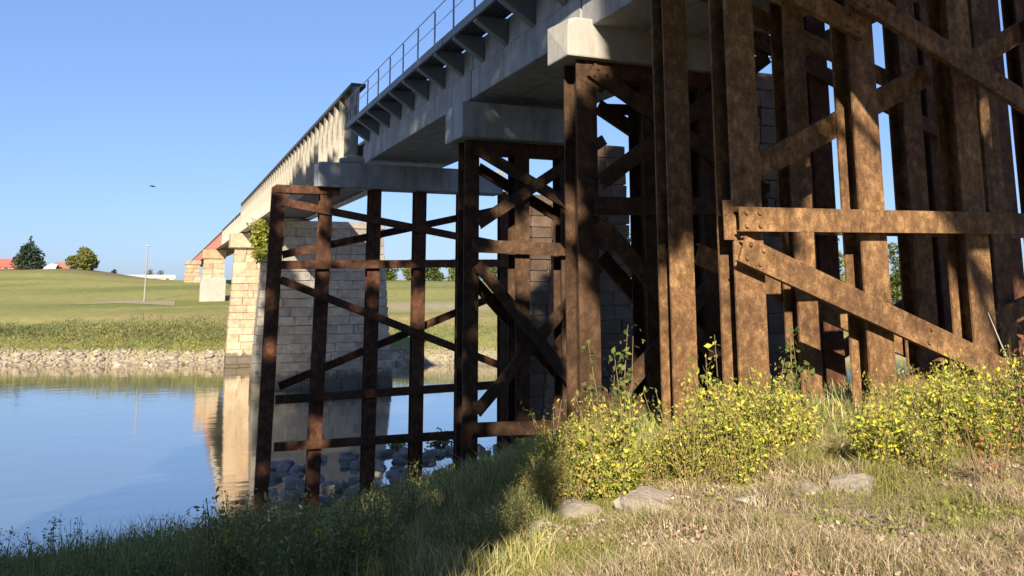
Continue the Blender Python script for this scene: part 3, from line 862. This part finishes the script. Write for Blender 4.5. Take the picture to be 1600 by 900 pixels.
shade_tree((-16, -14), 0, [(-13.3, 21.6, 0, 2.3), (-15.7, 24.5, 0, 2.3), (-18.3, 26.8, 0, 2.5), (-20.8, 28.1, 0, 2.3), (-23.4, 28.6, 0, 2.3), (-17, 23, 0, 3), (-20, 24.5, 0, 3), (-23, 25.3, 0, 3), (-20, 21.5, 0, 2.8), (-24.6, 30.5, 0, 1.6)] + grid_clumps(-24, -14, 20, 25, 6, 1.3, 2, 6), 15000, .4, "very tall cottonwood on the river bank left of the viewer", .6)
# rest of the grove behind the viewer: unseen, added to block sky light
for k, (a_, t_, h_, r_) in enumerate(((-22, 34, 15, 5.5), (-11, 38, 15, 5.5), (-1, 42, 14.5, 6), (9, 44, 15.5, 6), (20, 38, 17, 6.5), (31, 30, 20, 7))):
    p = sunspace(a_, -8, t_); zb = gz(p[0], p[1])
    cl = [(np.array([p[0] + rnd.uniform(-1, 1) * r_ * .7, p[1] + rnd.uniform(-1, 1) * r_ * .6, zb + h_ * f]), r_ * rnd.uniform(.4, .62)) for f in (.25, .3, .4, .45, .55, .6, .7, .75, .84)]
    tree("cottonwood_tree", (p[0], p[1], zb), cl, 3500, .55, GREENS, "%s unseen leafy tree of the grove behind the viewer" % ("first", "second", "third", "fourth", "fifth", "last")[k], "tree", "grove behind the viewer", .35)
shade_tree((16, -8), 12, [(17, 6, 0, 3.5), (21, 9, 0, 3.5), (16, 12, 0, 3.5), (22, 15, 0, 4), (17, 19, 0, 4), (12, 24, 0, 3.5), (7, 24, 0, 3.5), (22, 22, 0, 4)], 6000, .5, "unseen broad cottonwood beside the bridge behind the viewer")
shade_tree((-14, -8), 18, [(-13.5, 3, 0, 3), (-17, 6, 0, 3.5), (-13, 9, 0, 3), (-17.5, 12, 0, 3.5), (-13.5, 15, 0, 3), (-16, 18, 0, 3)], 6000, .5, "unseen broad cottonwood behind the viewer near the river")

# ------------------------------------------------------------------ far houses, pole
def house(u0, u1, vb, vw, vr, r, wall, roof, label, dep=9):
    p0, p1 = at_r(u0, vb, r), at_r(u1, vb, r)
    W = p1[0] - p0[0]; xc = (p0[0] + p1[0]) / 2; y = (p0[1] + p1[1]) / 2
    zb = gz(xc, y) - .3
    zw = at_r(u0, vw, r)[2]; zr = at_r(u0, vr, r)[2]
    o = empty("house", (xc, y, zb), label, "house")
    m = MB(o.location)
    x0, x1 = xc - W / 2, xc + W / 2
    m.box((x0, y, zb), (x1, y + dep, zw))
    for x in (x0, x1):
        m.add([(x, y, zw), (x, y + dep, zw), (x, y + dep / 2, zr)], [(0, 1, 2)])
    m.build("wall", wall, o)
    m = MB(o.location); e = .4
    for sgn, ya in ((1, y - e), (-1, y + dep + e)):
        m.add([(x0 - e, ya, zw - .15), (x1 + e, ya, zw - .15), (x1 + e, y + dep / 2, zr + .15), (x0 - e, y + dep / 2, zr + .15),
               (x0 - e, ya, zw + .05), (x1 + e, ya, zw + .05), (x1 + e, y + dep / 2, zr + .35), (x0 - e, y + dep / 2, zr + .35)],
              [(0, 1, 2, 3), (4, 5, 6, 7), (0, 1, 5, 4), (1, 2, 6, 5), (2, 3, 7, 6), (3, 0, 4, 7)])
    m.build("roof", roof, o)
    nwin = max(1, int(W / 4))
    for k in range(nwin):
        x = x0 + W * (k + .5) / nwin
        f = MB(o.location).box((x - .65, y - .06, zw - 1.1), (x + .65, y + .02, zw - .25)).build("window", WALL_W, o)
        MB(o.location).box((x - .55, y - .085, zw - 1.0), (x + .55, y - .062, zw - .35)).build("pane", GLASS, f).matrix_parent_inverse = Matrix()
    return o
house(-45, 27, 421, 415.5, 405, 270, WALL_R, ROOF_R, "low house with a red roof at the left edge of the far hill")
house(84, 112, 428, 419, 411, 268, WALL_R, WALL_R, "red brick house half hidden by the round tree")
house(70, 84, 424, 420, 413.5, 262, WALL_W, WALL_W, "small white gabled building between the spruce and the brick house")
house(186, 272, 440, 434, 430.5, 330, WALL_W, WALL_W, "long low white building beyond the ridge near the red girder", 14)
p = on_y(225, 474, 150.0)
zb = gz(p[0], p[1]); zt = on_y(226, 385, 150)[2]
o = empty("lamp_post", (p[0], p[1], zb), "tall pale lamp post standing on the far lawn", "lamp post")
MB(o.location).tube([(p[0], p[1], zb - .3), (p[0], p[1], zt)], [.14, .09], 8).build("pole", POLE, o)
MB(o.location).box((p[0] - .4, p[1] - .2, zt - .02), (p[0] + .4, p[1] + .2, zt + .16)).build("lamp_head", GALV, o, bevel=.05)

# bird over the river
p = at_r(238, 291, 60)
o = empty("bird", p, "small dark bird flying over the river", "bird")
m = MB(p); m.tube([(p[0] - .2, p[1], p[2]), (p[0] - .1, p[1], p[2] + .01), (p[0] + .05, p[1], p[2]), (p[0] + .2, p[1], p[2] - .02)], [.01, .05, .06, .012], 7); m.build("body", BIRD, o, smooth=True)
for s_ in (-1, 1):
    q = [(p[0] - .06, p[1], p[2] + .03), (p[0] + .08, p[1], p[2] + .03), (p[0] + .16, p[1] + s_ * .3, p[2] - .02), (p[0] + .05, p[1] + s_ * .3, p[2] - .01)]
    MB(p).add(q + [(a, b, c + .012) for a, b, c in q], [(3, 2, 1, 0), (4, 5, 6, 7), (0, 1, 5, 4), (1, 2, 6, 5), (2, 3, 7, 6), (3, 0, 4, 7)]).build("wing", BIRD, o)

# ------------------------------------------------------------------ vegetation
# far shore weeds
n = 64000
px = rng.uniform(-70, 60, n); dd = rng.uniform(2.7, 13, n)
py = 99.5 - .4 * np.clip(px, -40, 45) + dd
hh = (.5 + 3.4 * fbm(px * .3, py * .3, 77) ** 1.6) * np.clip((dd - 2) / 3, .4, 1)
C = np.stack([px, py, ground(px, py) + hh * rng.uniform(0, 1, n) ** .7], 1)
hue = .5 * fbm(px * .08, py * .1, 88) + .5 * fbm(px * .5, py * .5, 89)
cc = np.where((hue > .46)[:, None], vcol(n, [(.25, .26, .09), (.33, .3, .12), (.2, .22, .08)]), vcol(n, [(.12, .16, .07), (.17, .19, .085), (.24, .21, .1)]))
kk = (px < 14) | (rng.uniform(0, 1, n) < .2); C = C[kk]; cc = cc[kk]
Vl, Fl, Cl = leaves(C, rng.uniform(.07, .19, len(C)), cc, .32, 1.6)
tag(link("shore_weeds", np_mesh("shore_weeds", Vl, Fl, None, Cl), FOL), "dense green and yellow weeds above the rocks of the far shore", "weeds", None, 'stuff')

# ivy on the shaded pier's left shoulder
p = on_y(405, 372, 72.8)
o = empty("ivy", p, "yellow green ivy hanging from the left shoulder of the stone pier", "ivy")
n = 900
f = rng.uniform(0, 1, n)
C = np.stack([rng.normal(0, .5, n) * (1 - .5 * f) + .15, rng.uniform(-.6, .4, n), 1.2 - 2.9 * f + rng.normal(0, .25, n)], 1)
Vl, Fl, Cl = leaves(C, rng.uniform(.12, .24, n), vcol(n, [(.25, .28, .05), (.18, .21, .04), (.32, .3, .07)]))
link("foliage", np_mesh("foliage", Vl, Fl, None, Cl), FOL, o)
m = MB()
for k in range(5):
    xx = rnd.uniform(-.7, .7); m.tube([(xx, 0, 1.6), (xx * .6 + .1, -.3, 0), (xx * .4, -.35, -1.6)], [.04, .03, .015], 5)
m.build("vine", STEM, o)

# weeds: prototypes, then copies
def weed_mesh(h, nst, nl, ls, cols, seed, spread=.28, low=.1, asp=.5):
    g = np.random.default_rng(seed); r = random.Random(seed)
    Cs = []; m = MB()
    for s_ in range(nst):
        a = r.uniform(0, 6.28); e = spread * r.uniform(.1, 1)
        b0 = Vector((math.cos(a) * e * .35, math.sin(a) * e * .35, -.05)); hh = h * r.uniform(.6, 1.05)
        tp = Vector((math.cos(a) * e * 1.3 + r.gauss(0, .06), math.sin(a) * e * 1.3 + r.gauss(0, .06), hh))
        md = b0.lerp(tp, .5) + Vector((r.gauss(0, .03), r.gauss(0, .03), .03))
        m.tube([b0, md, tp], [.007, .0055, .003], 4)
        f = g.uniform(low, 1, nl)
        pts = np.array([np.array(b0.lerp(md, min(1, x * 2)) if x < .5 else md.lerp(tp, x * 2 - 1)) for x in f])
        Cs.append(pts + g.normal(0, 1, (nl, 3)) * (.03 + .055 * (1 - f * .6))[:, None])
    Cs = np.concatenate(Cs)
    Vl, Fl, Cl = leaves(Cs, ls * g.uniform(.4, 1.5, len(Cs)), vcol(len(Cs), cols, g=g), asp, .2, g)
    return np_mesh("foliage", Vl, Fl, None, Cl), m.mesh("stem")
def proto(name, args, label, cat, group):
    f, s_ = weed_mesh(**args)
    o = empty(name, (0, 0, 0), label, cat, group)
    link("foliage", f, FOL, o); link("stem", s_, STEM, o)
    return o
YC = [(.6, .55, .07), (.5, .5, .09), (.64, .58, .13), (.3, .36, .07), (.38, .31, .11), (.18, .24, .06), (.42, .46, .09), (.24, .28, .07)]
YB_ = [(.4, .36, .1), (.34, .25, .09), (.3, .3, .08), (.5, .44, .1), (.22, .24, .07)]
GC = [(.1, .15, .05), (.13, .17, .05), (.16, .19, .06), (.2, .2, .07)]
DG = [(.16, .22, .09), (.22, .28, .1), (.28, .31, .11), (.42, .4, .15), (.55, .5, .17), (.13, .19, .08)]
protos = {
 'yellow': [proto("yellow_weed", dict(h=h, nst=8, nl=66, ls=.026, cols=YC, seed=s_), "bushy weed with bright yellow leaves below the steel bents", "weed", "yellow leaved weeds below the bents") for h, s_ in ((.68, 1), (1.0, 2), (.5, 3), (.82, 4))],
 'brown': [proto("browning_weed", dict(h=h, nst=9, nl=44, ls=.022, cols=YB_, seed=s_, asp=.4), "thin browning yellow weed below the steel bents", "weed", "browning weeds below the bents") for h, s_ in ((.7, 11), (1.0, 12), (.5, 13))],
 'green': [proto("green_weed", dict(h=h, nst=9, nl=46, ls=.026, cols=DG, seed=s_, asp=.38), "dark green weed in the shade of the river bank", "weed", "green weeds of the shaded bank") for h, s_ in ((.65, 21), (.85, 22), (.5, 23), (1.0, 24))],
}
used = set()
SIZE = {'yellow': ("middling", "tall", "low", "medium tall"), 'brown': ("medium", "taller", "shorter"), 'green': ("medium", "tall", "low", "tallest")}
LOOK = {'yellow': "bright yellow leaved weed", 'brown': "thin browning weed", 'green': "dark green weed"}
def place(kind, x, y, sc, where):
    o = place_(kind, x, y, sc)
    k = o['proto']
    o['label'] = SIZE[kind][k] + " " + LOOK[kind] + " " + where
    return o
def place_(kind, x, y, sc):
    k = rnd.randrange(len(protos[kind])); pr = protos[kind][k]; pr['proto'] = k
    loc = (x, y, gz(x, y)); rot = (0, 0, rnd.uniform(0, 6.28))
    if (kind, k) in used: return dup(pr, loc, rot, (sc, sc, sc))
    used.add((kind, k)); pr.location = loc; pr.rotation_euler = rot; pr.scale = (sc, sc, sc)
    return pr
def hit(u, v):
    d = ray(u, v); lo, hi = 2.0, 60.0
    for _ in range(36):
        mid = (lo + hi) / 2; p = _C + d * mid
        if p[2] > gz(p[0], p[1]): lo = mid
        else: hi = mid
    return _C + d * lo
def foot(u, Yd):             # ground point under photo column u at distance Yd
    d = ray(u, 440); return d[0] / d[1] * Yd, Yd
def patchy(x, y): return float(fbm(np.array([x * 1.15]), np.array([y * 1.15]), 123)[0]) > .37
# yellow patch left: below the outer piles; yellow patch right
for k in range(125):
    u = rnd.uniform(845, 1240) if k % 3 else rnd.uniform(850, 960); Yd = rnd.uniform(6.7, 8.7) if u > 960 else rnd.uniform(7.2, 10.5)
    x_, y_ = foot(u, Yd)
    if not patchy(x_, y_) and rnd.random() < .55: continue
    place('yellow' if rnd.random() < (.75 if u > 930 else .35) else 'brown', x_, y_, rnd.uniform(.5, 1.02), "in the left yellow patch below the outer piles")
for k in range(76):
    u = rnd.uniform(1335, 1720); Yd = rnd.uniform(5.6, 7.6)
    x_, y_ = foot(u, Yd)
    if not patchy(x_, y_) and rnd.random() < .6: continue
    place('yellow' if rnd.random() < .72 else 'brown', x_, y_, rnd.uniform(.55, .95), "in the right yellow patch before the nearest bent")
for k in range(30):
    u = rnd.uniform(1350, 1760); Yd = rnd.uniform(7.6, 10)
    x_, y_ = foot(u, Yd); place('brown', x_, y_, rnd.uniform(.5, .8), "in the dark among the nearest piles")
# shaded green weeds over the slope to the left
cnt = 0
while cnt < 230:
    u = rnd.uniform(-120, 870) if cnt % 2 else rnd.uniform(380, 870); Yd = 6.2 + 15 * rnd.random() ** 1.4
    x_, y_ = foot(u, Yd)
    if gz(x_, y_) < .6: continue
    if u > 780 and Yd < 6.3: continue
    place('green' if rnd.random() < .9 else 'brown', x_, y_, rnd.uniform(.35, .75) if u < 350 else rnd.uniform(.45, .9) * (1 if u < 650 else .6), "on the shaded slope left of the bents" if u > 420 else "on the shaded slope beside the open river"); cnt += 1
# single taller plants
def tall(u, Yd, h, cols, label, seed, nst=4, nl=40, ls=.04):
    x_, y_ = foot(u, Yd)
    f, s_ = weed_mesh(h, nst, nl, ls, cols, seed, .22, .25, .55)
    o = empty("tall_weed", (x_, y_, gz(x_, y_)), label, "weed")
    link("foliage", f, FOL, o); link("stem", s_, STEM, o)
tall(962, 8.6, 1.55, GC, "tallest green leafy weed in front of the white capped bent's pile", 51, 6, 46)
tall(1242, 8.9, 1.25, GC, "dark leafy sapling between the two nearest piles", 52, 5, 38)
tall(1592, 6.7, 1.25, [(.3, .09, .06), (.22, .1, .06), (.25, .16, .08)], "reddish weed at the right edge below the diagonal brace", 53, 7, 40, .03)
tall(1108, 8.3, 1.35, YC, "tall yellow leaved weed before the gap between the nearest piles", 54, 5, 34)
tall(1530, 5.1, .5, [(.4, .17, .08), (.33, .17, .09)], "small rusty red weed in the dry grass at the right", 55, 8, 24, .018)

# two yellow flowers in the shaded weeds
for u, v, label in ((498, 832, "left one of two small yellow flowers in the shaded weeds"), (568, 832, "right one of two small yellow flowers in the shaded weeds")):
    p = at_r(u, v, 6.6); zg = gz(p[0], p[1])
    o = empty("yellow_flower", (p[0], p[1], zg), label, "flower")
    h = p[2] - zg
    MB().tube([(0.02, 0, -.03), (0, 0, h)], [.006, .004], 5).build("stem", STEM, o)
    m = MB(); nrm = Vector((-.3, -.75, .55)).normalized(); a = nrm.orthogonal().normalized(); b = nrm.cross(a); c = Vector((0, 0, h))
    MB().add([c + nrm * .012 + (a * math.cos(t) + b * math.sin(t)) * .011 for t in np.linspace(0, 5.5, 8)] + [c + nrm * .02], [(k, (k + 1) % 8, 8) for k in range(8)]).build("flower_centre", BROWNC, o)
    for k in range(10):
        t = k * .628; d1 = a * math.cos(t) + b * math.sin(t); d2 = nrm.cross(d1)
        MB().add([c + d1 * .006, c + d1 * .022 + d2 * .009 + nrm * .004, c + d1 * .04 + nrm * .008, c + d1 * .022 - d2 * .009 + nrm * .004], [(0, 1, 2, 3)]).build("petal", YEL, o)

# driftwood and debris at the water
def debris(u, v, Y, label, n, L, seed):
    p = on_y(u, v, Y); r = random.Random(seed)
    zg = max(0, gz(p[0], p[1]))
    o = empty("driftwood", (p[0], p[1], zg), label, "driftwood")
    m = MB()
    for k in range(n):
        a = r.uniform(0, 6.28); e = r.uniform(.1, .9); l = L * r.uniform(.4, 1)
        m.tube([(-math.cos(a) * l * .4, -math.sin(a) * l * .4, r.uniform(0, .1)), (0, 0, r.uniform(.1, .3)), (math.cos(a) * l * .6, math.sin(a) * l * .6, e * l * .6)], [.05, .04, .015], 5)
    m.build("branch", BARK, o)
    nn = 160
    C = np.random.default_rng(seed).normal(0, 1, (nn, 3)) * np.array([L * .22, L * .22, L * .12]) + np.array([0, 0, L * .18])
    Vl, Fl, Cl = leaves(C, rng.uniform(.08, .16, nn), vcol(nn, DG))
    link("clinging_weed", np_mesh("clinging_weed", Vl, Fl, None, Cl), FOL, o)
debris(622, 676, 46, "small dark clump of driftwood in the water left of the right rusty pile", 6, 1.0, 3)
debris(690, 674, 46, "larger dark clump of driftwood with raised twigs in the water", 10, 1.7, 5)
a = Vector(hit(512, 726)); b = Vector(hit(680, 700))
o = empty("fallen_branch", a, "long bleached branch lying on the rocks under the bridge", "branch")
m = MB(a); m.tube([a + Vector((0, 0, .12)), a.lerp(b, .35) + Vector((0, 0, .3)), a.lerp(b, .7) + Vector((0, 0, .22)), b + Vector((0, 0, .2))], [.12, .11, .08, .04], 7)
m.build("limb", DRIFT, o, smooth=True)
m = MB(a); s0 = a.lerp(b, .35) + Vector((0, 0, .3)); m.tube([s0, s0 + Vector((.8, .1, .35))], [.06, .02], 5); m.build("twig", DRIFT, o)
x_, y_ = foot(1574, 7.0)
o = empty("dead_stalk", (x_, y_, gz(x_, y_)), "thin pale dead stalk leaning before the right bent", "stalk")
MB().tube([(.1, 0, -.05), (.02, 0, .5), (-.16, .05, 1.0), (-.3, .05, 1.3)], [.012, .01, .008, .004], 5).build("stem", DRIFT, o)

# grass: one ground cover
def grass(name, n, ulo, uhi, rlo, rhi, hfun, cfun, wd, label, lean=.4, cond=None, pw=1.5):
    u = rng.uniform(ulo, uhi, n); Yd = rlo + (rhi - rlo) * rng.uniform(0, 1, n) ** pw
    d = _F[None] + ((u - 800) / FPX)[:, None] * _R[None] + (CY0 - 440) / FPX * _U[None]
    x = d[:, 0] / d[:, 1] * Yd; y = Yd
    z = ground(x, y)
    k = z > .25
    if cond is not None: k &= cond(x, y, u)
    x, y, z = x[k], y[k], z[k]
    h = hfun(x, y)
    V, Qd, T, C = blades(np.stack([x, y, z - .02], 1), h, wd * rng.uniform(.6, 1.4, len(x)) * np.clip(y / 6, .7, 3), cfun(x, y), lean)
    tag(link(name, np_mesh(name, V, Qd, T, C), GRASS), label, "grass", None, 'stuff')
def aa(x, y): return .9135 * x - .4067 * y
DRYC = [(.5, .43, .3), (.42, .35, .22), (.58, .52, .4), (.28, .25, .13), (.2, .22, .08), (.36, .26, .18), (.18, .13, .09)]
def c_dry(x, y):
    g = fbm(x * 1.1, y * 1.1, 55)
    return np.where((g > .45)[:, None], vcol(len(x), [(.2, .22, .07), (.27, .27, .09), (.33, .3, .13)]), vcol(len(x), DRYC))
def c_green(x, y):
    g = fbm(x * .8, y * .8, 56)
    return np.where((g > .5)[:, None], vcol(len(x), [(.36, .36, .14), (.52, .46, .22), (.28, .33, .12), (.6, .53, .3)]), vcol(len(x), [(.21, .27, .1), (.28, .34, .13), (.17, .23, .09), (.45, .42, .19)]))
grass("dry_grass", 145000, 640, 1900, 3.2, 13, lambda x, y: .05 + .34 * fbm(x * 1.7, y * 1.7, 61) ** 2.2 * rng.uniform(.5, 1.6, len(x)), c_dry, .006, "short dry straw coloured grass of the sunlit foreground", .7, lambda x, y, u: aa(x, y) > -.6 + .5 * (fbm(x * 2, y * 2, 5) - .5), 1.3)
grass("shaded_grass", 80000, -260, 1000, 3.4, 33, lambda x, y: (.14 + .55 * fbm(x * .7, y * .7, 62)) * np.clip(y / 9.5, .42, 1) * rng.uniform(.5, 1.35, len(x)), c_green, .008, "tall green grass on the shaded slope down to the river", .45, lambda x, y, u: (aa(x, y) < .1) , 1.5)
grass("bank_grass", 22000, 560, 1750, 8, 30, lambda x, y: (.12 + .4 * fbm(x * .7, y * .7, 64)) * rng.uniform(.5, 1.35, len(x)), c_green, .008, "thin grass growing under the trestle between the piles", .45, lambda x, y, u: aa(x, y) > -.1, 1.2)

n = 26000
u = rng.uniform(700, 1900, n); Yd = 3.2 + 6 * rng.uniform(0, 1, n) ** 1.3
d = _F[None] + ((u - 800) / FPX)[:, None] * _R[None] + (CY0 - 440) / FPX * _U[None]
x = d[:, 0] / d[:, 1] * Yd; k = (fbm(x * 1.7, Yd * 1.7, 91) > .42) & (aa(x, Yd) > -.8); x = x[k]; y = Yd[k]
V, F, C = leaves(np.stack([x, y, ground(x, y) + rng.uniform(.01, .07, len(x))], 1), rng.uniform(.008, .024, len(x)), np.where((fbm(x * .9, y * .9, 93) > .47)[:, None], vcol(len(x), [(.17, .22, .06), (.24, .27, .08), (.3, .32, .12)]), vcol(len(x), [(.42, .34, .27), (.5, .44, .36), (.3, .23, .16), (.36, .24, .18)])), .6, .6)
tag(link("leaf_litter", np_mesh("leaf_litter", V, F, None, C), GRASS), "scattered dead leaves and clover among the dry grass", "ground cover", None, 'stuff')
